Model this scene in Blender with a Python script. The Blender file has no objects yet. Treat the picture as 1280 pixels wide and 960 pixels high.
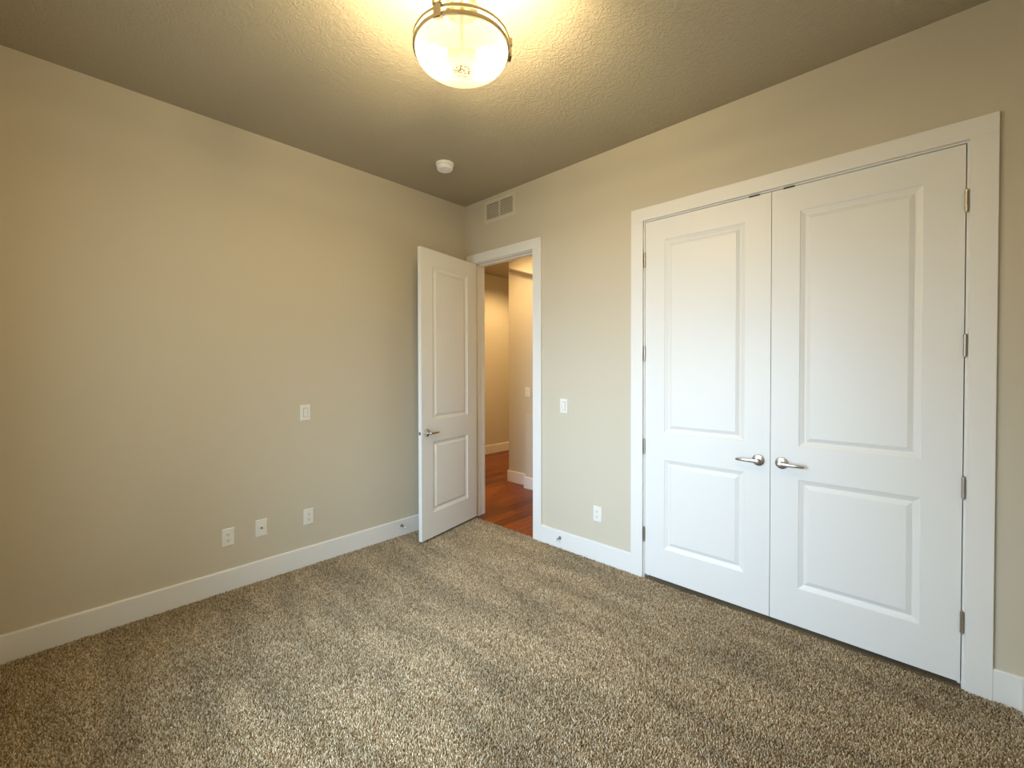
import bpy, bmesh, math, random
import numpy as np
from mathutils import Vector, Matrix
PI = math.pi
sc = bpy.context.scene
C = sc.collection

# ------------------------------------------------------------------ camera
cam_d = bpy.data.cameras.new('camera')
cam = bpy.data.objects.new('camera', cam_d); C.objects.link(cam)
sc.camera = cam
YAW, PITCH, ROLL, FPX = 0.7623, -0.0133, -0.0020, 544.19
_f = Vector((-math.sin(YAW)*math.cos(PITCH), math.cos(YAW)*math.cos(PITCH), math.sin(PITCH)))
_r = _f.cross(Vector((0, 0, 1))).normalized(); _u = _r.cross(_f)
_r2 = math.cos(ROLL)*_r + math.sin(ROLL)*_u; _u2 = -math.sin(ROLL)*_r + math.cos(ROLL)*_u
cam.matrix_world = Matrix((( _r2.x, _u2.x, -_f.x, 3.3056), (_r2.y, _u2.y, -_f.y, -2.8388),
                           (_r2.z, _u2.z, -_f.z, 1.4504), (0, 0, 0, 1)))
cam_d.sensor_fit = 'HORIZONTAL'; cam_d.sensor_width = 36
cam_d.lens = FPX/1280*36
cam_d.shift_x = 4.01/1280
cam_d.shift_y = -12.27/1280
cam_d.clip_start = 0.02

# ------------------------------------------------------------------ world, lights, exposure
W = bpy.data.worlds.new('daylight'); sc.world = W; W.use_nodes = True
bg = W.node_tree.nodes['Background']
# open sky straight out of the window, dimmer towards the sides (trees, houses) and the ground
_n = W.node_tree.nodes; _l = W.node_tree.links
_tc = _n.new('ShaderNodeTexCoord'); _dp = _n.new('ShaderNodeVectorMath'); _dp.operation = 'DOT_PRODUCT'
SKY_DIR = Vector((0.06, -0.88, 0.38)).normalized(); _dp.inputs[1].default_value = SKY_DIR
_rp = _n.new('ShaderNodeValToRGB'); _rp.color_ramp.elements[0].position = 0.72; _rp.color_ramp.elements[1].position = 0.97
_rp.color_ramp.elements[0].color = (0.10, 0.125, 0.13, 1); _rp.color_ramp.elements[1].color = (0.60, 0.80, 1.0, 1)
_l.new(_tc.outputs['Generated'], _dp.inputs[0]); _l.new(_dp.outputs['Value'], _rp.inputs[0]); _l.new(_rp.outputs[0], bg.inputs[0])
bg.inputs[1].default_value = 23.0
WX0, WX1, WZ0, WZ1, BACK = 0.95, 2.65, 0.55, 2.10, -3.12
pl = bpy.data.lights.new('window_portal', 'AREA'); pl.shape = 'RECTANGLE'
pl.size = WX1-WX0; pl.size_y = WZ1-WZ0; pl.cycles.is_portal = True
po = bpy.data.objects.new('window_portal', pl); C.objects.link(po)
po.location = ((WX0+WX1)/2, BACK-0.13, (WZ0+WZ1)/2); po.rotation_euler = (-PI/2, 0, PI)
po.rotation_euler = Vector((0, 1, 0)).to_track_quat('-Z', 'Z').to_euler()
BULB_W, HALL_W = 48.0, 55.0
WARM = (0.97, 0.76, 0.425)
vs = sc.view_settings
vs.view_transform = 'Standard'; vs.look = 'None'; vs.exposure = 0.0; vs.gamma = 1; vs.use_curve_mapping = False
sc.cycles.use_denoising = True
sc.cycles.max_bounces = 10; sc.cycles.diffuse_bounces = 6; sc.cycles.transmission_bounces = 6
sc.cycles.caustics_reflective = False; sc.cycles.caustics_refractive = False

H = 3.05      # ceiling height
FW = 3.63     # room width along the closet wall
FZ = -0.012   # backing of the carpet

# ------------------------------------------------------------------ materials
def new_mat(name):
    m = bpy.data.materials.new(name); m.use_nodes = True
    return m, m.node_tree, m.node_tree.nodes['Principled BSDF']
def N(nt, t, **kw):
    n = nt.nodes.new(t)
    for k, v in kw.items(): setattr(n, k, v)
    return n
def plain(name, col, rough=0.5, metal=0.0, bump=None, spec=0.5):
    m, nt, b = new_mat(name)
    b.inputs['Base Color'].default_value = (*col, 1)
    b.inputs['Roughness'].default_value = rough
    b.inputs['Metallic'].default_value = metal
    b.inputs['Specular IOR Level'].default_value = spec
    if bump:
        sc_, st, dist = bump
        tc = N(nt, 'ShaderNodeTexCoord'); no = N(nt, 'ShaderNodeTexNoise')
        no.inputs['Scale'].default_value = sc_; no.inputs['Detail'].default_value = 3
        bp = N(nt, 'ShaderNodeBump'); bp.inputs['Strength'].default_value = st; bp.inputs['Distance'].default_value = dist
        nt.links.new(tc.outputs['Object'], no.inputs['Vector'])
        nt.links.new(no.outputs['Fac'], bp.inputs['Height'])
        nt.links.new(bp.outputs['Normal'], b.inputs['Normal'])
    return m
M_wall = plain('wall_paint', (0.60, 0.545, 0.435), 0.75, bump=(220, 0.35, 0.0012), spec=0.3)
M_trim = plain('trim_paint', (0.80, 0.79, 0.765), 0.42, bump=(60, 0.05, 0.0006))
M_door = plain('door_paint', (0.79, 0.785, 0.765), 0.42, bump=(90, 0.06, 0.0005))
M_nickel = plain('satin_nickel', (0.62, 0.59, 0.55), 0.26, 1.0)
M_brass = plain('aged_hinge_metal', (0.50, 0.44, 0.36), 0.38, 1.0)
M_dark = plain('dark_catch_metal', (0.06, 0.045, 0.035), 0.5, 0.6)
M_plast = plain('white_plastic', (0.80, 0.78, 0.72), 0.35)
M_det = plain('detector_plastic', (0.86, 0.86, 0.84), 0.5)
M_slot = plain('dark_slot', (0.03, 0.028, 0.025), 0.7)
M_rubber = plain('white_rubber', (0.85, 0.85, 0.82), 0.6)
M_lampmetal = plain('brushed_lamp_nickel', (0.40, 0.345, 0.25), 0.30, 1.0)
M_gap = plain('switch_gap_shadow_line', (0.30, 0.28, 0.24), 0.7)
M_stop = plain('dark_nickel', (0.30, 0.28, 0.26), 0.35, 1.0)
M_vent = plain('vent_paint', (0.66, 0.61, 0.50), 0.5)
M_duct = plain('duct_shade_paint', (0.10, 0.09, 0.07), 0.7)
M_bulb, nt, b = new_mat('bulb_glass'); L = nt.links.new
nt.nodes.remove(b); out = nt.nodes['Material Output']
tp = N(nt, 'ShaderNodeBsdfTransparent'); tl = N(nt, 'ShaderNodeBsdfTranslucent'); tl.inputs['Color'].default_value = (.2, .18, .14, 1)
ms = N(nt, 'ShaderNodeMixShader'); ms.inputs[0].default_value = 0.1; L(tp.outputs[0], ms.inputs[1]); L(tl.outputs[0], ms.inputs[2]); L(ms.outputs[0], out.inputs['Surface'])

# ceiling: hand-trowelled texture
M_ceil, nt, b = new_mat('ceiling_texture')
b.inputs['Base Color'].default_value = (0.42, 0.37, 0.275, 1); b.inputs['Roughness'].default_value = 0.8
b.inputs['Specular IOR Level'].default_value = 0.3
tc = N(nt, 'ShaderNodeTexCoord')
n1 = N(nt, 'ShaderNodeTexNoise'); n1.inputs['Scale'].default_value = 40; n1.inputs['Detail'].default_value = 4; n1.inputs['Distortion'].default_value = 1.4
n2 = N(nt, 'ShaderNodeTexNoise'); n2.inputs['Scale'].default_value = 110; n2.inputs['Detail'].default_value = 2
rp = N(nt, 'ShaderNodeValToRGB'); rp.color_ramp.elements[0].position = 0.42; rp.color_ramp.elements[1].position = 0.60
mx = N(nt, 'ShaderNodeMath', operation='MULTIPLY_ADD'); mx.inputs[1].default_value = 0.35
bp = N(nt, 'ShaderNodeBump'); bp.inputs['Strength'].default_value = 0.55; bp.inputs['Distance'].default_value = 0.0032
L = nt.links.new
L(tc.outputs['Object'], n1.inputs['Vector']); L(tc.outputs['Object'], n2.inputs['Vector'])
L(n1.outputs['Fac'], rp.inputs[0]); L(n2.outputs['Fac'], mx.inputs[0]); L(rp.outputs[0], mx.inputs[2])
L(mx.outputs[0], bp.inputs['Height']); L(bp.outputs['Normal'], b.inputs['Normal'])

# carpet pile: flecked beige / brown yarn with wide vacuum streaks
def carpet_mat(name, island):
    m, nt, b = new_mat(name); L = nt.links.new
    b.inputs['Roughness'].default_value = 0.95; b.inputs['Specular IOR Level'].default_value = 0.1
    tc = N(nt, 'ShaderNodeTexCoord')
    r = N(nt, 'ShaderNodeValToRGB'); cr = r.color_ramp
    cr.elements[0].position = 0.0; cr.elements[0].color = (0.18, 0.112, 0.050, 1)
    cr.elements[1].position = 1.0; cr.elements[1].color = (0.85, 0.74, 0.56, 1)
    e = cr.elements.new(0.22); e.color = (0.365, 0.265, 0.145, 1)
    e = cr.elements.new(0.65); e.color = (0.555, 0.445, 0.295, 1)
    if island:
        g = N(nt, 'ShaderNodeNewGeometry'); src = g.outputs['Random Per Island']
    else:
        v = N(nt, 'ShaderNodeTexNoise'); v.inputs['Scale'].default_value = 130; L(tc.outputs['Object'], v.inputs['Vector']); src = v.outputs['Fac']
    L(src, r.inputs[0])
    mp = N(nt, 'ShaderNodeMapping'); mp.inputs['Scale'].default_value = (0.9, 3.4, 1); mp.inputs['Rotation'].default_value = (0, 0, 0.55)
    n = N(nt, 'ShaderNodeTexNoise'); n.inputs['Scale'].default_value = 1.6; n.inputs['Detail'].default_value = 3
    L(tc.outputs['Object'], mp.inputs['Vector']); L(mp.outputs[0], n.inputs['Vector'])
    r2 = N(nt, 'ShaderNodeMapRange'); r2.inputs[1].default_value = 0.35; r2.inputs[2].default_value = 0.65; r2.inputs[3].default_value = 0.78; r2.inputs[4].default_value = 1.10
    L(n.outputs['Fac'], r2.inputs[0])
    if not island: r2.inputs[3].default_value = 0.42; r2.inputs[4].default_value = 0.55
    sc2 = N(nt, 'ShaderNodeVectorMath', operation='SCALE'); L(r.outputs[0], sc2.inputs[0]); L(r2.outputs[0], sc2.inputs['Scale'])
    L(sc2.outputs[0], b.inputs['Base Color'])
    return m
M_pile = carpet_mat('carpet_yarn', True)
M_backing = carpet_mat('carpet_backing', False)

# hardwood planks along y
M_wood, nt, b = new_mat('cherry_hardwood'); L = nt.links.new
tc = N(nt, 'ShaderNodeTexCoord')
mp = N(nt, 'ShaderNodeMapping'); mp.inputs['Rotation'].default_value = (0, 0, PI/2)
br = N(nt, 'ShaderNodeTexBrick'); br.offset = 0.37
br.inputs['Scale'].default_value = 1; br.inputs['Brick Width'].default_value = 1.1; br.inputs['Row Height'].default_value = 0.125
br.inputs['Mortar Size'].default_value = 0.0015; br.inputs['Color1'].default_value = (0.10, 0.016, 0.002, 1); br.inputs['Color2'].default_value = (0.28, 0.060, 0.004, 1)
br.inputs['Mortar'].default_value = (0.02, 0.004, 0.001, 1)
mp2 = N(nt, 'ShaderNodeMapping'); mp2.inputs['Scale'].default_value = (3, 42, 1)
n = N(nt, 'ShaderNodeTexNoise'); n.inputs['Scale'].default_value = 1.5; n.inputs['Detail'].default_value = 5; n.inputs['Distortion'].default_value = 0.8
mr = N(nt, 'ShaderNodeMapRange'); mr.inputs[1].default_value = 0.3; mr.inputs[2].default_value = 0.7; mr.inputs[3].default_value = 0.45; mr.inputs[4].default_value = 1.5
sm = N(nt, 'ShaderNodeVectorMath', operation='SCALE')
L(tc.outputs['Object'], mp.inputs[0]); L(mp.outputs[0], br.inputs['Vector']); L(mp.outputs[0], mp2.inputs[0]); L(mp2.outputs[0], n.inputs['Vector'])
L(n.outputs['Fac'], mr.inputs[0]); L(br.outputs['Color'], sm.inputs[0]); L(mr.outputs[0], sm.inputs['Scale']); L(sm.outputs[0], b.inputs['Base Color'])
b.inputs['Roughness'].default_value = 0.30; b.inputs['Specular IOR Level'].default_value = 0.3

# frosted lamp glass: lit by the bulbs behind it, with a faint glow of its own
M_bowl, nt, b = new_mat('frosted_lamp_glass'); L = nt.links.new
nt.nodes.remove(b); out = nt.nodes['Material Output']
tr = N(nt, 'ShaderNodeBsdfTranslucent'); df = N(nt, 'ShaderNodeBsdfDiffuse'); gl = N(nt, 'ShaderNodeBsdfGlossy'); em = N(nt, 'ShaderNodeEmission')
gl.inputs['Roughness'].default_value = 0.25
tc = N(nt, 'ShaderNodeTexCoord')
ns = N(nt, 'ShaderNodeTexNoise'); ns.inputs['Scale'].default_value = 95; ns.inputs['Detail'].default_value = 2
rs = N(nt, 'ShaderNodeValToRGB'); rs.color_ramp.elements[0].position = 0.50; rs.color_ramp.elements[1].position = 0.56
rs.color_ramp.elements[0].color = (0, 0, 0, 1); rs.color_ramp.elements[1].color = (1, 1, 1, 1)
ds = N(nt, 'ShaderNodeVectorMath', operation='DISTANCE'); ds.inputs[1].default_value = (0.006, -0.004, -0.088)
rd = N(nt, 'ShaderNodeMapRange'); rd.inputs[1].default_value = 0.03; rd.inputs[2].default_value = 0.045; rd.inputs[3].default_value = 1.0; rd.inputs[4].default_value = 0.0
mm = N(nt, 'ShaderNodeMath', operation='MULTIPLY')
cm = N(nt, 'ShaderNodeMixRGB'); cm.inputs[1].default_value = (0.070, 0.072, 0.070, 1); cm.inputs[2].default_value = (0.015, 0.010, 0.004, 1)
L(tc.outputs['Object'], ns.inputs['Vector']); L(tc.outputs['Object'], ds.inputs[0]); L(ns.outputs['Fac'], rs.inputs[0]); L(ds.outputs['Value'], rd.inputs[0])
L(rs.outputs[0], mm.inputs[0]); L(rd.outputs[0], mm.inputs[1]); L(mm.outputs[0], cm.inputs[0])
L(cm.outputs[0], tr.inputs['Color']); L(cm.outputs[0], df.inputs['Color']); L(cm.outputs[0], em.inputs['Color'])
em.inputs['Strength'].default_value = 0.22
m1 = N(nt, 'ShaderNodeMixShader'); m1.inputs[0].default_value = 0.6; L(df.outputs[0], m1.inputs[1]); L(tr.outputs[0], m1.inputs[2])
m2 = N(nt, 'ShaderNodeMixShader'); m2.inputs[0].default_value = 0.05; L(m1.outputs[0], m2.inputs[1]); L(gl.outputs[0], m2.inputs[2])
tp = N(nt, 'ShaderNodeBsdfTransparent'); tp.inputs['Color'].default_value = (1, 0.96, 0.88, 1)
m3 = N(nt, 'ShaderNodeMixShader'); sb = N(nt, 'ShaderNodeMath', operation='MULTIPLY_ADD'); sb.inputs[1].default_value = -0.5; sb.inputs[2].default_value = 0.50; sb.use_clamp = True; L(mm.outputs[0], sb.inputs[0]); L(sb.outputs[0], m3.inputs[0]); L(m2.outputs[0], m3.inputs[1]); L(tp.outputs[0], m3.inputs[2])
ad = N(nt, 'ShaderNodeAddShader'); L(m3.outputs[0], ad.inputs[0]); L(em.outputs[0], ad.inputs[1]); L(ad.outputs[0], out.inputs['Surface'])

# window pane
M_pane, nt, b = new_mat('window_glass'); L = nt.links.new
nt.nodes.remove(b); out = nt.nodes['Material Output']
tp = N(nt, 'ShaderNodeBsdfTransparent'); gl = N(nt, 'ShaderNodeBsdfGlossy'); gl.inputs['Roughness'].default_value = 0.02
mixs = N(nt, 'ShaderNodeMixShader'); mixs.inputs[0].default_value = 0.06; L(tp.outputs[0], mixs.inputs[1]); L(gl.outputs[0], mixs.inputs[2]); L(mixs.outputs[0], out.inputs['Surface'])

# ------------------------------------------------------------------ helpers
def obj(name, bm, mat, parent=None, smooth=False, bevel=0, loc=None, rot=None):
    me = bpy.data.meshes.new(name)
    bmesh.ops.recalc_face_normals(bm, faces=bm.faces)
    if smooth:
        for f in bm.faces: f.smooth = True
        for e in bm.edges:
            if len(e.link_faces) == 2 and e.calc_face_angle(0) > math.radians(35): e.smooth = False
    bm.to_mesh(me); bm.free(); me.materials.append(mat)
    o = bpy.data.objects.new(name, me); C.objects.link(o)
    if parent: o.parent = parent
    if loc: o.location = loc
    if rot: o.rotation_euler = rot
    if bevel:
        md = o.modifiers.new('bevel', 'BEVEL'); md.width = bevel; md.segments = 2; md.limit_method = 'ANGLE'; md.angle_limit = math.radians(50)
    return o
def tag(o, label, cat, group=None, kind=None):
    o['label'] = label
    if cat: o['category'] = cat
    if group: o['group'] = group
    if kind: o['kind'] = kind
    return o
def struct(o, label=None, cat=None):
    o['kind'] = 'structure'
    if label: o['label'] = label
    if cat: o['category'] = cat
    return o
def empty(name, loc=(0, 0, 0), rz=0):
    o = bpy.data.objects.new(name, None); C.objects.link(o); o.location = loc; o.rotation_euler = (0, 0, rz)
    o.empty_display_size = 0.05
    return o
def bx(bm, x0, x1, y0, y1, z0, z1):
    v = [bm.verts.new((x, y, z)) for x in (x0, x1) for y in (y0, y1) for z in (z0, z1)]
    for q in ((0, 1, 3, 2), (4, 6, 7, 5), (0, 4, 5, 1), (2, 3, 7, 6), (0, 2, 6, 4), (1, 5, 7, 3)):
        bm.faces.new([v[i] for i in q])
def boxes(*bs):
    bm = bmesh.new()
    for b_ in bs: bx(bm, *b_)
    return bm
def prism(bm, pts, lo, hi, axis):
    """extrude a 2D outline (list) along axis 'x','y' or 'z'"""
    def P(a, b_, t):
        return (t, a, b_) if axis == 'x' else (a, t, b_) if axis == 'y' else (a, b_, t)
    A = [bm.verts.new(P(a, b_, lo)) for a, b_ in pts]; B = [bm.verts.new(P(a, b_, hi)) for a, b_ in pts]
    n = len(pts)
    bm.faces.new(A); bm.faces.new(B[::-1])
    for i in range(n): bm.faces.new([A[i], A[(i+1) % n], B[(i+1) % n], B[i]])
def lathe(bm, prof, seg=48, M=Matrix(), close=False):
    """revolve (r,h) profile round z, then transform with M"""
    rings = []
    for r_, h in prof:
        if r_ < 1e-6: rings.append([bm.verts.new(M @ Vector((0, 0, h)))])
        else: rings.append([bm.verts.new(M @ Vector((r_*math.cos(2*PI*k/seg), r_*math.sin(2*PI*k/seg), h))) for k in range(seg)])
    pr = list(zip(rings, rings[1:])) + ([(rings[-1], rings[0])] if close else [])
    for a, b_ in pr:
        for k in range(seg):
            k2 = (k+1) % seg
            if len(a) == 1 and len(b_) == 1: continue
            if len(a) == 1: bm.faces.new([a[0], b_[k], b_[k2]])
            elif len(b_) == 1: bm.faces.new([a[k], b_[0], a[k2]])
            else: bm.faces.new([a[k], b_[k], b_[k2], a[k2]])
def loft(bm, secs, seg=20):
    """secs: (centre, u vector, v vector) superellipse sections"""
    rings = []
    for c, u, v in secs:
        c, u, v = Vector(c), Vector(u), Vector(v); ring = []
        for k in range(seg):
            t = 2*PI*k/seg; ca, sa = math.cos(t), math.sin(t)
            e = 0.7
            ring.append(bm.verts.new(c + u*math.copysign(abs(ca)**e, ca) + v*math.copysign(abs(sa)**e, sa)))
        rings.append(ring)
    for a, b_ in zip(rings, rings[1:]):
        for k in range(seg): bm.faces.new([a[k], a[(k+1) % seg], b_[(k+1) % seg], b_[k]])
    bm.faces.new(rings[0][::-1]); bm.faces.new(rings[-1])
YTOZ = Matrix.Rotation(PI/2, 4, 'X')      # local z -> -y (points out of the closet wall into the room)
def copy_tree(o, parent=None):
    c = o.copy(); C.objects.link(c)
    if parent: c.parent = parent
    for ch in list(o.children): copy_tree(ch, c)
    return c

# ------------------------------------------------------------------ room shell
T = 0.134
BY = BACK-0.15
# wall_left : plane x=0 (its far end stops at the doorway wall)
struct(obj('wall_left', boxes((-0.12, 0, BY, 0, FZ-.05, H)), M_wall), 'long beige painted wall on the left with outlets and a switch', 'wall')
# wall_right : plane y=0 with the doorway and the closet opening
D0, D1, DZ = 0.122, 0.887, 2.458          # doorway opening between jambs
K0, K1, KZ = 1.901, 3.437, 2.457          # closet opening between jambs
J = 0.019
struct(obj('wall_right', boxes((-0.12, D0-J, 0, T, FZ-.05, H), (D0-J, D1+J, 0, T, DZ+J, H), (D1+J, K0-J, 0, T, FZ-.05, H),
       (K0-J, K1+J, 0, T, KZ+J, H), (K1+J, FW+.12, 0, T, FZ-.05, H)), M_wall), 'beige painted wall holding the doorway and the closet doors', 'wall')
struct(obj('wall_side', boxes((FW, FW+.12, BY, 0, FZ-.05, H)), M_wall), 'beige wall at the right end of the closet wall', 'wall')
struct(obj('wall_back', boxes((0, WX0, BY, BACK, FZ-.05, H), (WX1, FW, BY, BACK, FZ-.05, H), (WX0, WX1, BY, BACK, FZ-.05, WZ0), (WX0, WX1, BY, BACK, WZ1, H)), M_wall),
       'beige wall behind the viewer with the window', 'wall')
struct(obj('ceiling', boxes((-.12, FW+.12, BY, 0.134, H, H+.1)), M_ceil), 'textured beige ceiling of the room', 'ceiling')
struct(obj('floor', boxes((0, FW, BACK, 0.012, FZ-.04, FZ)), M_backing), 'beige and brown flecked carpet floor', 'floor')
# window in the back wall (behind the viewer)
wf = struct(obj('window_1', boxes((WX0-.08, WX0, BACK, BACK+.018, WZ0-.09, WZ1+.09), (WX1, WX1+.08, BACK, BACK+.018, WZ0-.09, WZ1+.09),
    (WX0, WX1, BACK, BACK+.018, WZ1, WZ1+.09), (WX0-.1, WX1+.1, BACK, BACK+.045, WZ0-.03, WZ0),
    (WX0, WX1, BACK, BACK+.018, WZ0-.1, WZ0-.03),
    (WX0, WX0+.03, BY+.03, BY+.09, WZ0, WZ1), (WX1-.03, WX1, BY+.03, BY+.09, WZ0, WZ1), (WX0, WX1, BY+.03, BY+.09, WZ0, WZ0+.03), (WX0, WX1, BY+.03, BY+.09, WZ1-.03, WZ1),
    ((WX0+WX1)/2-.02, (WX0+WX1)/2+.02, BY+.035, BY+.085, WZ0, WZ1)), M_trim, bevel=.002), 'white framed sliding window behind the viewer', 'window')
obj('window_pane', boxes((WX0+.03, WX1-.03, BY+.058, BY+.062, WZ0+.03, WZ1-.03)), M_pane, wf)

# baseboards: flat board with a small eased top
def base_prof(t=.015, h=.133): return [(0, FZ), (t, FZ), (t, h-.006), (t-.005, h), (0, h)]
bm = bmesh.new(); prism(bm, [(a, b_) for a, b_ in base_prof()], BACK, -0.0, 'y')
struct(obj('baseboard_left', bm, M_trim), 'white flat baseboard along the left wall', 'baseboard')
bm = bmesh.new(); prism(bm, [(-a, b_) for a, b_ in base_prof()], 0.982, 1.805, 'x'); prism(bm, [(-a, b_) for a, b_ in base_prof()], 3.532, FW, 'x')
struct(obj('baseboard_right', bm, M_trim), 'white flat baseboard along the closet wall', 'baseboard')
bm = bmesh.new(); prism(bm, [(FW-a, b_) for a, b_ in base_prof()], BACK, -.015, 'y')
struct(obj('baseboard_side', bm, M_trim), 'white baseboard meeting the closet wall at far right', 'baseboard')
bm = bmesh.new(); prism(bm, [(BACK+a, b_) for a, b_ in base_prof()], .015, FW-.015, 'x')
struct(obj('baseboard_back', bm, M_trim), 'white baseboard behind the viewer', 'baseboard')

# casings + jambs
def frame(name, x0, x1, zt, ox0, ox1, oz, ix0, ix1, iz, label):
    th = .019
    o = struct(obj(name, boxes((ox0, ix0, -th, 0, FZ, iz), (ix1, ox1, -th, 0, FZ, iz), (ox0, ox1, -th, 0, iz, oz)), M_trim, bevel=.0018), label, 'door frame')
    obj('jamb', boxes((x0-J, x0, 0, T, FZ, zt), (x1, x1+J, 0, T, FZ, zt), (x0-J, x1+J, 0, T, zt, zt+J)), M_trim, o, bevel=.001)
    obj('door_stop', boxes((x0, x0+.011, .042, .078, FZ, zt-.011), (x1-.011, x1, .042, .078, FZ, zt-.011), (x0, x1, .042, .078, zt-.011, zt)), M_trim, o, bevel=.002)
    return o
t1 = frame('trim_1', D0, D1, DZ, .040, .982, 2.549, D0-.006, D1-.001+.007, DZ+.007, 'white flat casing around the open doorway')
t2 = frame('trim_2', K0, K1, KZ, 1.805, 3.532, 2.553, K0-.008, K1+.010, KZ+.008, 'white flat casing around the closet double doors')
for x0, x1 in ((2.552, 2.608), (2.727, 2.780)):
    obj('catch_plate', boxes((x0, x1, -.004, .03, KZ-.007, KZ+.001)), M_dark, t2)['label'] = 'dark metal ball catch in the head of the frame'
# hall side casing of the doorway
struct(obj('trim_3', boxes((D0-.09, D0-.006, T, T+.019, FZ, DZ+.007), (D1+.006, D1+.09, T, T+.019, FZ, DZ+.007), (D0-.09, D1+.09, T, T+.019, DZ+.007, DZ+.097)), M_trim, bevel=.0018),
       'white casing on the hall side of the doorway', 'door frame')

# ------------------------------------------------------------------ doors
def door_leaf(w, z0, z1, th=.035, stile=.136, rows=((.226, .832), (1.015, 2.313))):
    """local: x 0..w, y 0 (front) .. th (back), two raised panels on both faces"""
    bm = bmesh.new()
    prof = [(0, 0), (.003, .0035), (.008, .005), (.024, .0125), (.030, .0125), (.0325, .0105), (.050, .003)]
    def face_side(y, s):
        xs = [0, stile, w-stile, w]; zs = [z0, rows[0][0], rows[0][1], rows[1][0], rows[1][1], z1]
        for i in range(3):
            for j in range(5):
                a, b_, c, d = xs[i], xs[i+1], zs[j], zs[j+1]
                if i == 1 and j in (1, 3):
                    rings = []
                    for off, dep in prof:
                        yy = y + s*dep
                        rings.append([bm.verts.new(p) for p in ((a+off, yy, c+off), (b_-off, yy, c+off), (b_-off, yy, d-off), (a+off, yy, d-off))])
                    for r1, r2 in zip(rings, rings[1:]):
                        for k in range(4): bm.faces.new([r1[k], r1[(k+1) % 4], r2[(k+1) % 4], r2[k]])
                    bm.faces.new(rings[-1])
                else:
                    bm.faces.new([bm.verts.new(p) for p in ((a, y, c), (b_, y, c), (b_, y, d), (a, y, d))])
    face_side(0, 1); face_side(th, -1)
    zz = [z0, rows[0][0], rows[0][1], rows[1][0], rows[1][1], z1]; xx = [0, stile, w-stile, w]
    for x in (0, w):
        for c, d in zip(zz, zz[1:]): bm.faces.new([bm.verts.new(p) for p in ((x, 0, c), (x, th, c), (x, th, d), (x, 0, d))])
    for z in (z0, z1):
        for c, d in zip(xx, xx[1:]): bm.faces.new([bm.verts.new(p) for p in ((c, 0, z), (d, 0, z), (d, th, z), (c, th, z))])
    bmesh.ops.remove_doubles(bm, verts=bm.verts, dist=1e-5)
    return bm
def lever(parent, x, y, z, d, side=-1):
    """lever handle on face y, pointing to +x (d=1) or -x (d=-1); side = outward y direction"""
    bm = bmesh.new()
    # neck
    R_ = Matrix.Translation((0, 0, 0)) @ (YTOZ if side < 0 else Matrix.Rotation(-PI/2, 4, 'X'))
    lathe(bm, [(0, 0.004), (.0125, .004), (.0115, .012), (.0105, .030), (.0125, .040), (.0125, .052), (.010, .056), (0, .0575)], 32, R_)
    s = side
    secs = []
    for t, yy, hz, hy, dz in ((-.010, .047, .0085, .006, 0), (.0, .048, .0105, .0075, 0), (.015, .0485, .0105, .0072, 0), (.04, .049, .0095, .006, -.0005), (.07, .0485, .0085, .0052, -.001), (.095, .046, .0078, .0048, -.0015), (.108, .042, .0072, .0046, -.002), (.113, .039, .0055, .0035, -.002)):
        secs.append(((d*t, s*yy, dz), (0, 0, hz), (0, hy, 0)))
    loft(bm, secs, 20)
    h = obj('lever_handle', bm, M_nickel, parent, smooth=True, loc=(x, y, z)); h['label'] = 'satin nickel lever handle'
    bm = bmesh.new()
    lathe(bm, [(0, 0), (.0335, 0), (.0335, .003), (.032, .0065), (.027, .0085), (.022, .0095), (.020, .0105), (0, .0105)], 48, R_)
    obj('rosette', bm, M_nickel, h, smooth=True)
    return h
def hinge(parent, x, y, z, mat):
    bm = bmesh.new()
    h = .095
    for k in range(5):
        a = -h/2 + k*h/5
        lathe(bm, [(0, a+.0006), (.0068, a+.0006), (.0068, a+h/5-.0006), (0, a+h/5-.0006)], 20)
    lathe(bm, [(0, h/2), (.0048, h/2), (.0052, h/2+.003), (.003, h/2+.006), (0, h/2+.0065)], 16)
    lathe(bm, [(0, -h/2-.0065), (.003, -h/2-.006), (.0052, -h/2-.003), (.0048, -h/2), (0, -h/2)], 16)
    o = obj('hinge', bm, mat, parent, smooth=True, loc=(x, y, z))
    l = obj('hinge_leaf', boxes((-.0012, .0012, 0, .034, -h/2, h/2)), mat, o)
    return o
HZ = (.295, .907, 1.550, 2.197)
w_l, w_r = 2.6675-1.9045, 3.4335-2.6705
dl = struct(obj('door_1', door_leaf(w_l, .017, 2.4525), M_door, loc=(1.9045, 0, 0)), 'left white two-panel closet door, lever handle at its right edge', 'closet door')
lever(dl, 2.609-1.9045, 0, .913, -1)
for z in HZ: hinge(dl, -.0035, -.0045, z, M_brass)
dr = struct(obj('door_2', door_leaf(w_r, .017, 2.4525), M_door, loc=(2.6705, 0, 0)), 'right white two-panel closet door, lever handle at its left edge', 'closet door')
lever(dr, 2.727-2.6705, 0, .913, 1)
for z in HZ: hinge(dr, w_r+.0035, -.0045, z, M_brass)
# open room door: pivot on the left jamb, swung into the room
dh = struct(empty('door_3', (.125, -.015, 0), -math.radians(78.5)), 'white two-panel door standing open against the left wall', 'door')
leaf = obj('door_leaf', door_leaf(.756, .017, 2.4525), M_door, dh, loc=(.003, .008, 0))
lever(dh, .003+.756-.062, .043, .913, -1, side=1)
lever(dh, .003+.756-.062, .008, .913, -1, side=-1)
bm = boxes((.759, .7600, .018, .033, .913-.014, .913+.014)); bx(bm, .7600, .769, .0195, .0315, .906, .920)
obj('latch', bm, M_stop, dh)['label'] = 'nickel latch bolt in the door edge'
for z in HZ: hinge(dh, 0, 0, z, M_brass)

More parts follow.
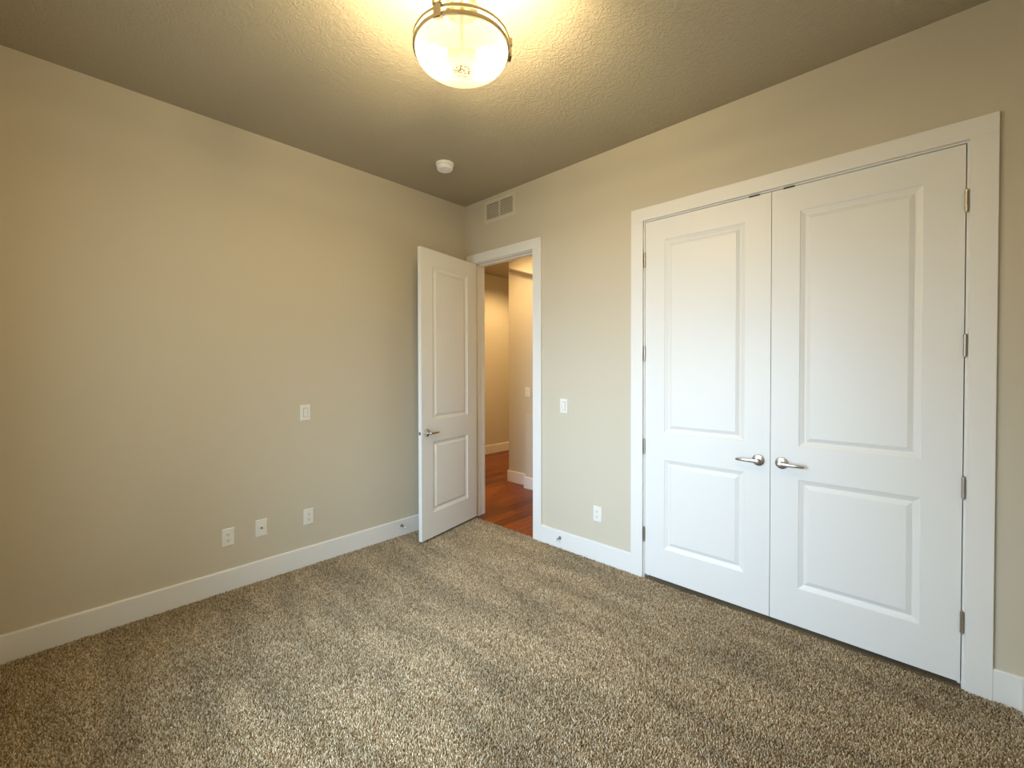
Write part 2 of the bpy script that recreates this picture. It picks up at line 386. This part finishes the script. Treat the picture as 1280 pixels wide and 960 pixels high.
# closet interior so the gaps look into a dark space
struct(obj('wall_closet', boxes((K0-.4, K1+.3, .80, .92, FZ-.05, H), (K0-.5, K0-.4, T, .92, FZ-.05, H), (K1+.3, K1+.4, T, .92, FZ-.05, H), (K0-.5, K1+.4, T, .92, H, H+.1)), M_wall), 'inside walls of the closet behind the double doors', 'wall')

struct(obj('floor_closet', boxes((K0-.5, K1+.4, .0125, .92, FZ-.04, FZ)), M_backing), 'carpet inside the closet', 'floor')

# ------------------------------------------------------------------ hall beyond the doorway
HF = -.006
struct(obj('floor_hall', boxes((-2.2, 1.3, .012, 4.2, HF-.04, HF)), M_wood), 'reddish brown hardwood floor of the hall', 'floor')
struct(obj('wall_hall_far', boxes((-2.2, -2.075, T, 4.2, HF-.04, H)), M_wall), 'lamp-lit beige wall at the far side of the hall', 'wall')
struct(obj('wall_hall_end', boxes((-.57, 1.3, 1.22, 1.36, HF-.04, H), (-.20, 1.18, 1.122, 1.22, HF-.04, .90)), M_wall), 'beige hall wall facing the doorway with a switch', 'wall')
struct(obj('wall_hall_side', boxes((1.18, 1.3, T, 1.22, HF-.04, H), (-.57, -.45, 1.36, 4.2, HF-.04, H), (-2.2, -.45, 4.1, 4.2, HF-.04, H), (-2.2, -.12, 0.0, T, HF-.04, H)), M_wall), 'beige side walls of the hall', 'wall')
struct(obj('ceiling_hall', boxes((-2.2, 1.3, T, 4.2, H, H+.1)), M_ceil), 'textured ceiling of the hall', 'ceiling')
# sloping soffit high on the hall wall
bm = bmesh.new()
for sx0, sx1, yb, dz0 in ((-.451, -.20, 1.2195, .0), (-.20, 1.1, 1.2195, .0)):
    zf = [2.701 - .345*(x+.451) for x in (sx0, sx1)]
    zb = [2.699 if sx0 < -.4 else 2.699 - .319*(sx0+.566), 2.699 - .319*(sx1+.566)]
    _v = [bm.verts.new(p) for x, xb, a, b_ in ((sx0, -.566 if sx0 < -.4 else sx0, zf[0], zb[0]), (sx1, sx1, zf[1], zb[1])) for p in ((x, 1.10, H), (xb, yb, H), (xb, yb, b_), (x, 1.10, a))]
    for q in ((0, 1, 2, 3), (7, 6, 5, 4), (0, 4, 5, 1), (1, 5, 6, 2), (2, 6, 7, 3), (3, 7, 4, 0)): bm.faces.new([_v[i] for i in q])
struct(obj('trim_4', bm, M_wall), 'beige sloping soffit high on the hall wall', 'trim')
bm = bmesh.new(); prism(bm, [(-2.075+a, b_) for a, b_ in base_prof(h=.135)], .15, 4.1, 'y')
struct(obj('baseboard_hall_far', bm, M_trim), 'white baseboard at the far side of the hall', 'baseboard')
bm = bmesh.new(); prism(bm, [(1.22-a, b_) for a, b_ in base_prof(h=.135)], -.585, -.20, 'x')
prism(bm, [(1.122-a, b_) for a, b_ in base_prof(h=.135)], -.215, 1.18, 'x'); bx(bm, -.585, -.57, 1.22, 1.36, FZ, .132)
bx(bm, -.215, -.20, 1.122, 1.206, FZ, .132)
struct(obj('baseboard_hall_end', bm, M_trim), 'white stepped baseboard below the hall switch', 'baseboard')
# threshold strip of dark wood
struct(obj('trim_5', boxes((D0, D1, .0, .03, FZ-.01, HF+.001)), M_wood), 'dark wood edge where the hall floor meets the carpet', 'trim')

# ------------------------------------------------------------------ carpet pile
rng = np.random.default_rng(7)
sp = 0.0055
gx = np.arange(.017, FW-.017, sp); gy = np.arange(BACK+.02, .045, sp)
X, Y = np.meshgrid(gx, gy); X = X.ravel(); Y = Y.ravel()
X = X + rng.uniform(-.0034, .0034, X.size); Y = Y + rng.uniform(-.0034, .0034, Y.size)
keep = (X > .018) & (X < FW-.018) & ~((Y > -.021) & ((X < .13) | (X > .885))) & ((Y < .004) | ((X > K0+.003) & (X < K1-.003)))
X, Y = X[keep], Y[keep]; n_ = X.size
ang = rng.uniform(0, 2*PI, n_); lean = rng.uniform(.0015, .0075, n_); hh = rng.uniform(.0065, .0125, n_)
la = rng.uniform(0, 2*PI, n_)
rad = rng.uniform(.0021, .0031, n_)
V = np.zeros((n_, 7, 3)); 
for k in range(3):
    a = ang + k*2*PI/3
    V[:, k, 0] = X + rad*np.cos(a); V[:, k, 1] = Y + rad*np.sin(a); V[:, k, 2] = FZ
    V[:, 3+k, 0] = X + lean*.65*np.cos(la) + rad*.85*np.cos(a+.5); V[:, 3+k, 1] = Y + lean*.65*np.sin(la) + rad*.85*np.sin(a+.5); V[:, 3+k, 2] = FZ + hh*.8
V[:, 6, 0] = X + lean*np.cos(la); V[:, 6, 1] = Y + lean*np.sin(la); V[:, 6, 2] = FZ + hh
tris = []
for k in range(3):
    k2 = (k+1) % 3
    tris += [(k, k2, 3+k2), (k, 3+k2, 3+k), (3+k, 3+k2, 6)]
tris = np.array(tris)
F = (np.arange(n_)[:, None, None]*7 + tris[None]).reshape(-1, 3)
me = bpy.data.meshes.new('carpet_pile')
me.vertices.add(n_*7); me.vertices.foreach_set('co', V.reshape(-1))
me.loops.add(F.size); me.loops.foreach_set('vertex_index', F.reshape(-1).astype(np.int32))
me.polygons.add(len(F)); me.polygons.foreach_set('loop_start', np.arange(0, F.size, 3, dtype=np.int32))
me.polygons.foreach_set('use_smooth', np.ones(len(F), dtype=bool))
me.update(calc_edges=True); me.materials.append(M_pile)
cp = bpy.data.objects.new('carpet_pile', me); C.objects.link(cp)
tag(cp, 'thick flecked beige and brown carpet pile covering the floor', 'carpet', kind='stuff')

# ------------------------------------------------------------------ ceiling lamp
LX, LY, RZ = 1.967, -1.703, 2.72
lamp = tag(empty('ceiling_lamp', (LX, LY, H)), 'round semi-flush ceiling lamp with frosted glass bowl and nickel rings, lit', 'ceiling lamp')
def R0(z): return z-H
bm = bmesh.new(); lathe(bm, [(0, 0), (.075, 0), (.075, -.006), (.070, -.016), (.050, -.024), (.012, -.027), (0, -.027)], 64)
obj('canopy', bm, M_lampmetal, lamp, smooth=True)
bm = bmesh.new(); lathe(bm, [(0, -.02), (.0075, -.02), (.0075, -.325), (.011, -.328), (.011, -.345), (.006, -.350), (0, -.352)], 24)
obj('stem', bm, M_lampmetal, lamp, smooth=True)
bm = bmesh.new()   # bell shaped cup on the stem
lathe(bm, [(.008, -.095), (.020, -.098), (.040, -.110), (.055, -.130), (.0615, -.158), (.063, -.175), (.0655, -.180), (.0655, -.184), (.061, -.184), (.0605, -.176), (.0585, -.158), (.052, -.132), (.038, -.114), (.020, -.103), (.008, -.100)], 64)
obj('bell_cup', bm, M_lampmetal, lamp, smooth=True)
bm = bmesh.new()   # socket cluster
for k in range(2):
    a = math.radians(47 + 180*k)
    Mx = Matrix.Rotation(a, 4, 'Z') @ Matrix.Translation((.012, 0, -.345)) @ Matrix.Rotation(PI/2, 4, 'Y')
    lathe(bm, [(0, 0), (.011, 0), (.017, .012), (.017, .045), (.014, .047), (0, .047)], 24, Mx)
obj('socket', bm, M_lampmetal, lamp, smooth=True)
for k in range(2):
    a = math.radians(47 + 180*k)
    bm = bmesh.new()
    Mx = Matrix.Rotation(a, 4, 'Z') @ Matrix.Translation((.058, 0, -.345)) @ Matrix.Rotation(PI/2, 4, 'Y')
    lathe(bm, [(0, 0), (.011, .0), (.012, .012), (.019, .028), (.0235, .045), (.0235, .056), (.017, .071), (.008, .077), (0, .078)], 28, Mx)
    obj('bulb', bm, M_bulb, lamp, smooth=True)
    for dz, dr in ((-.035, .0),):
        pd = bpy.data.lights.new('bulb_light', 'POINT'); pd.energy = BULB_W; pd.color = WARM; pd.shadow_soft_size = .028
        p_ = bpy.data.objects.new('bulb_light', pd); C.objects.link(p_); p_.parent = lamp
        p_.location = (.105*math.cos(a), .105*math.sin(a), -.345)
# bowl: glass shell, open at the top
RB = .183
prof = []
for i in range(19):
    t = i/18*PI/2; prof.append((RB*math.sin(t) if i else 0, R0(RZ) - .012 - .082*math.cos(t)**.9 if i < 18 else R0(RZ)-.012))
inner = [(max(r_-.004, 0) if i else 0, z+.004) for i, (r_, z) in enumerate(prof)]
bm = bmesh.new()
# specks need the origin at the ring centre, so the bowl is its own object placed there
pf = [(r_, z-R0(RZ)) for r_, z in prof]
lathe(bm, pf, 96)
obj('glass_bowl', bm, M_bowl, lamp, smooth=True, loc=(0, 0, R0(RZ)))['label'] = 'frosted glass bowl with a few brown specks at the bottom'
def band(r0, r1, z0, z1):
    bm = bmesh.new()
    lathe(bm, [(r0, z0), (r1, z0), (r1, z1), (r0, z1)], 96, close=True); return bm
obj('ring', band(.181, .191, -.014, .0005), M_lampmetal, lamp, loc=(0, 0, R0(RZ)), smooth=True, bevel=.0015)
obj('ring', band(.182, .191, .014, .025), M_lampmetal, lamp, loc=(0, 0, R0(RZ)), smooth=True, bevel=.0015)
for deg in (-67, 53, 173):
    cl = boxes((.172, .199, -.016, .016, -.019, -.014), (.191, .198, -.015, .015, -.019, .032), (.188, .201, -.017, -.009, .024, .056), (.188, .201, .009, .017, .024, .056), (.184, .194, -.008, .008, .001, .014))
    obj('clip', cl, M_lampmetal, lamp, loc=(0, 0, R0(RZ)), rot=(0, 0, math.radians(deg)), bevel=.001)
    bm = bmesh.new()
    a = math.radians(deg)
    loft(bm, [((.192*math.cos(a), .192*math.sin(a), R0(RZ)+.019), (.0012*math.sin(a), -.0012*math.cos(a), 0), (0, 0, .0012)), ((.006*math.cos(a), .006*math.sin(a), R0(RZ)+.019), (.0012*math.sin(a), -.0012*math.cos(a), 0), (0, 0, .0012))], 10)
    obj('support_arm', bm, M_dark, lamp, smooth=True)

# recessed lights of the hall
for i, (hx, hy, pw, ang_) in enumerate(((-1.15, 2.35, 0.85, 156), (-.12, .45, .85, 150))):
    bm = bmesh.new(); lathe(bm, [(.055, 0), (.085, 0), (.085, -.004), (.078, -.008), (.060, -.006), (.055, -.001)], 40, close=True)
    hl = obj('recessed_light', bm, M_plast, smooth=True, loc=(hx, hy, H))
    tag(hl, ['white recessed ceiling light near the far hall wall', 'white recessed ceiling light just outside the doorway'][i], 'recessed light')
    ld = bpy.data.lights.new('downlight', 'SPOT'); ld.energy = HALL_W*pw*3; ld.color = (1.0, .67, .31); ld.spot_size = math.radians(ang_); ld.spot_blend = .6; ld.shadow_soft_size = (.04, .10)[i]
    lo = bpy.data.objects.new('downlight', ld); C.objects.link(lo); lo.parent = hl; lo.location = (0, 0, -.012)

# ------------------------------------------------------------------ smoke detector
sd = tag(empty('smoke_detector', (.582, -.706, H)), 'round white smoke detector on the ceiling near the corner', 'smoke detector')
bm = bmesh.new(); lathe(bm, [(0, 0), (.070, 0), (.070, -.012), (.067, -.017), (.060, -.018), (0, -.018)], 56)
obj('base', bm, M_det, sd, smooth=True)
bm = bmesh.new(); lathe(bm, [(0, -.018), (.0565, -.018), (.0565, -.022), (.0635, -.024), (.0625, -.040), (.056, -.049), (.030, -.053), (.029, -.051), (.018, -.051), (.017, -.053), (0, -.053)], 56)
obj('cover', bm, M_det, sd, smooth=True)
bm = bmesh.new(); lathe(bm, [(0, 0), (.006, 0), (.005, -.002), (0, -.002)], 20); obj('test_button', bm, M_plast, sd, smooth=True, loc=(.024, -.034, -.0505))

# ------------------------------------------------------------------ return air vent above the doorway
vt = tag(empty('air_vent', (.482, 0, 2.912)), 'beige two-section louvred return vent above the doorway', 'air vent')
fx, fz_, lx, lz = .198, .104, .168, .071
obj('vent_frame', boxes((-fx, -lx, -.006, 0, -fz_, fz_), (lx, fx, -.006, 0, -fz_, fz_), (-lx, lx, -.006, 0, lz, fz_), (-lx, lx, -.006, 0, -fz_, -lz), (-.007, .007, -.006, 0, -lz, lz)), M_vent, vt, bevel=.0015)
for a, b_ in ((-lx, -.007), (.007, lx)):
    bm = bmesh.new(); k = 0; z = -lz
    while z < lz-.004:
        v = [bm.verts.new(p) for p in ((a, -.0045, z), (b_, -.0045, z), (b_, -.0005, z+.0100), (a, -.0005, z+.0100), (a, -.0038, z-.001), (b_, -.0038, z-.001), (b_, .0, z+.0090), (a, .0, z+.0090))]
        for q in ((0, 1, 2, 3), (7, 6, 5, 4), (0, 4, 5, 1), (2, 6, 7, 3), (1, 5, 6, 2), (0, 3, 7, 4)): bm.faces.new([v[i] for i in q])
        z += .0140
    obj('louvres', bm, M_vent, vt)
    obj('vent_shade_sheet', boxes((a, b_, -.0006, -.0001, -lz, lz)), M_duct, vt)  # dark sheet behind the louvres paints the shade inside the duct

# ------------------------------------------------------------------ wall plates (built facing -y, front at y<0)
def plate_bm(w=.072, h=.117, t=.0055):
    bm = bmesh.new()
    outer = [(-w/2, -h/2), (w/2, -h/2), (w/2, h/2), (-w/2, h/2)]
    inn = [(-w/2+.004, -h/2+.004), (w/2-.004, -h/2+.004), (w/2-.004, h/2-.004), (-w/2+.004, h/2-.004)]
    A = [bm.verts.new((a, 0, b_)) for a, b_ in outer]; B = [bm.verts.new((a, -t*.5, b_)) for a, b_ in outer]; D = [bm.verts.new((a, -t, b_)) for a, b_ in inn]
    for P, Q in ((A, B), (B, D)):
        for k in range(4): bm.faces.new([P[k], P[(k+1) % 4], Q[(k+1) % 4], Q[k]])
    bm.faces.new(D); bm.faces.new(A[::-1]); return bm
def screw(par, z, x=0):
    bm = bmesh.new(); lathe(bm, [(0, 0), (.0032, 0), (.0028, .0012), (0, .0014)], 16, Matrix.Translation((x, -.0054, z)) @ YTOZ)
    obj('screw', bm, M_plast, par, smooth=True)
def disc_outline(w, h, n=28):
    pts = []
    for k in range(n):
        t = 2*PI*k/n; a, b_ = .0175*math.cos(t), .0175*math.sin(t)
        pts.append((max(-w, min(w, a)), max(-h, min(h, b_))))
    return pts
def outlet(loc, rz, label, group=None):
    o = tag(empty('wall_outlet', loc, rz), label, 'outlet')
    obj('plate', plate_bm(), M_plast, o)
    for s in (1, -1):
        bm = bmesh.new(); prism(bm, [(a, b_+s*.0195) for a, b_ in disc_outline(.0172, .0142)], -.0052, -.0078, 'y')
        r_ = obj('receptacle', bm, M_plast, o)
        bm = boxes((-.0075, -.0053, -.0084, -.0075, s*.0195-.001, s*.0195+.008), (.0053, .0075, -.0084, -.0075, s*.0195, s*.0195+.007))
        prism(bm, [(.0028*math.cos(t_), s*.0195-.0068+.0028*math.sin(t_)) for t_ in [k*PI/6 for k in range(12)]], -.0084, -.0075, 'y')
        obj('slot', bm, M_slot, r_)
    screw(o, 0); return o
def switch(loc, rz, label):
    o = tag(empty('light_switch', loc, rz), label, 'light switch')
    obj('plate', plate_bm(), M_plast, o)
    bm = boxes((-.0172, -.0150, -.0058, -.0054, -.034, .034), (.0150, .0172, -.0058, -.0054, -.034, .034), (-.0150, .0150, -.0058, -.0054, .0315, .034), (-.0150, .0150, -.0058, -.0054, -.034, -.0315))
    obj('rocker_gap_shade', bm, M_gap, o)  # grey strips paint the shadow of the groove round the rocker
    bm = bmesh.new(); prism(bm, [(-.0052, -.0315), (-.0085, -.0315), (-.0065, .0), (-.0105, .0315), (-.0052, .0315)], -.0150, .0150, 'x')
    obj('rocker', bm, M_plast, o)
    screw(o, .048); screw(o, -.048); return o
QL = PI/2     # plates on the left wall face +x
outlet((0, -2.054, .343), QL, 'white duplex outlet on the left wall, leftmost of the low row of three')
outlet((0, -1.537, .352), QL, 'white duplex outlet on the left wall, rightmost of the low row of three')
switch((0, -1.554, 1.128), QL, 'white rocker switch alone at mid height on the left wall')
o = tag(empty('coax_plate', (0, -1.856, .354), QL), 'white cable jack plate between the two low outlets on the left wall', 'wall plate')
obj('plate', plate_bm(), M_plast, o); screw(o, .042); screw(o, -.042)
bm = bmesh.new(); lathe(bm, [(0, 0), (.0068, 0), (.0068, .003), (.0048, .003), (.0048, .011), (.0025, .011), (.0025, .006), (0, .006)], 24, Matrix.Translation((0, -.0053, 0)) @ YTOZ)
obj('coax_jack', bm, M_brass, o, smooth=True)['label'] = 'small metal cable jack'
switch((1.208, 0, 1.147), 0, 'white rocker switch on the wall just right of the doorway casing')
outlet((1.522, 0, .346), 0, 'white duplex outlet low on the wall between doorway and closet')
switch((-.25, 1.22, 1.155), 0, 'small white switch seen through the doorway on the hall wall')

# ------------------------------------------------------------------ door stops on the baseboards
def stop(loc, rz, label):
    o = tag(empty('door_bumper', loc, rz), label, 'door stop', None)
    bm = bmesh.new(); lathe(bm, [(0, 0), (.0125, 0), (.0125, .003), (.007, .007), (.0045, .010), (.0045, .056), (0, .056)], 24, YTOZ)
    obj('rod', bm, M_stop, o, smooth=True)
    bm = bmesh.new(); lathe(bm, [(0, .054), (.0080, .054), (.0085, .060), (.0080, .066), (.006, .068), (0, .068)], 24, YTOZ)
    obj('rubber_tip', bm, M_rubber, o, smooth=True)['label'] = 'white rubber tip'
    return o
stop((.015, -.752, .082), QL, 'nickel door stop on the left baseboard beside the open door')
stop((1.180, -.015, .078), 0, 'nickel door stop on the baseboard below the wall switch by the doorway')
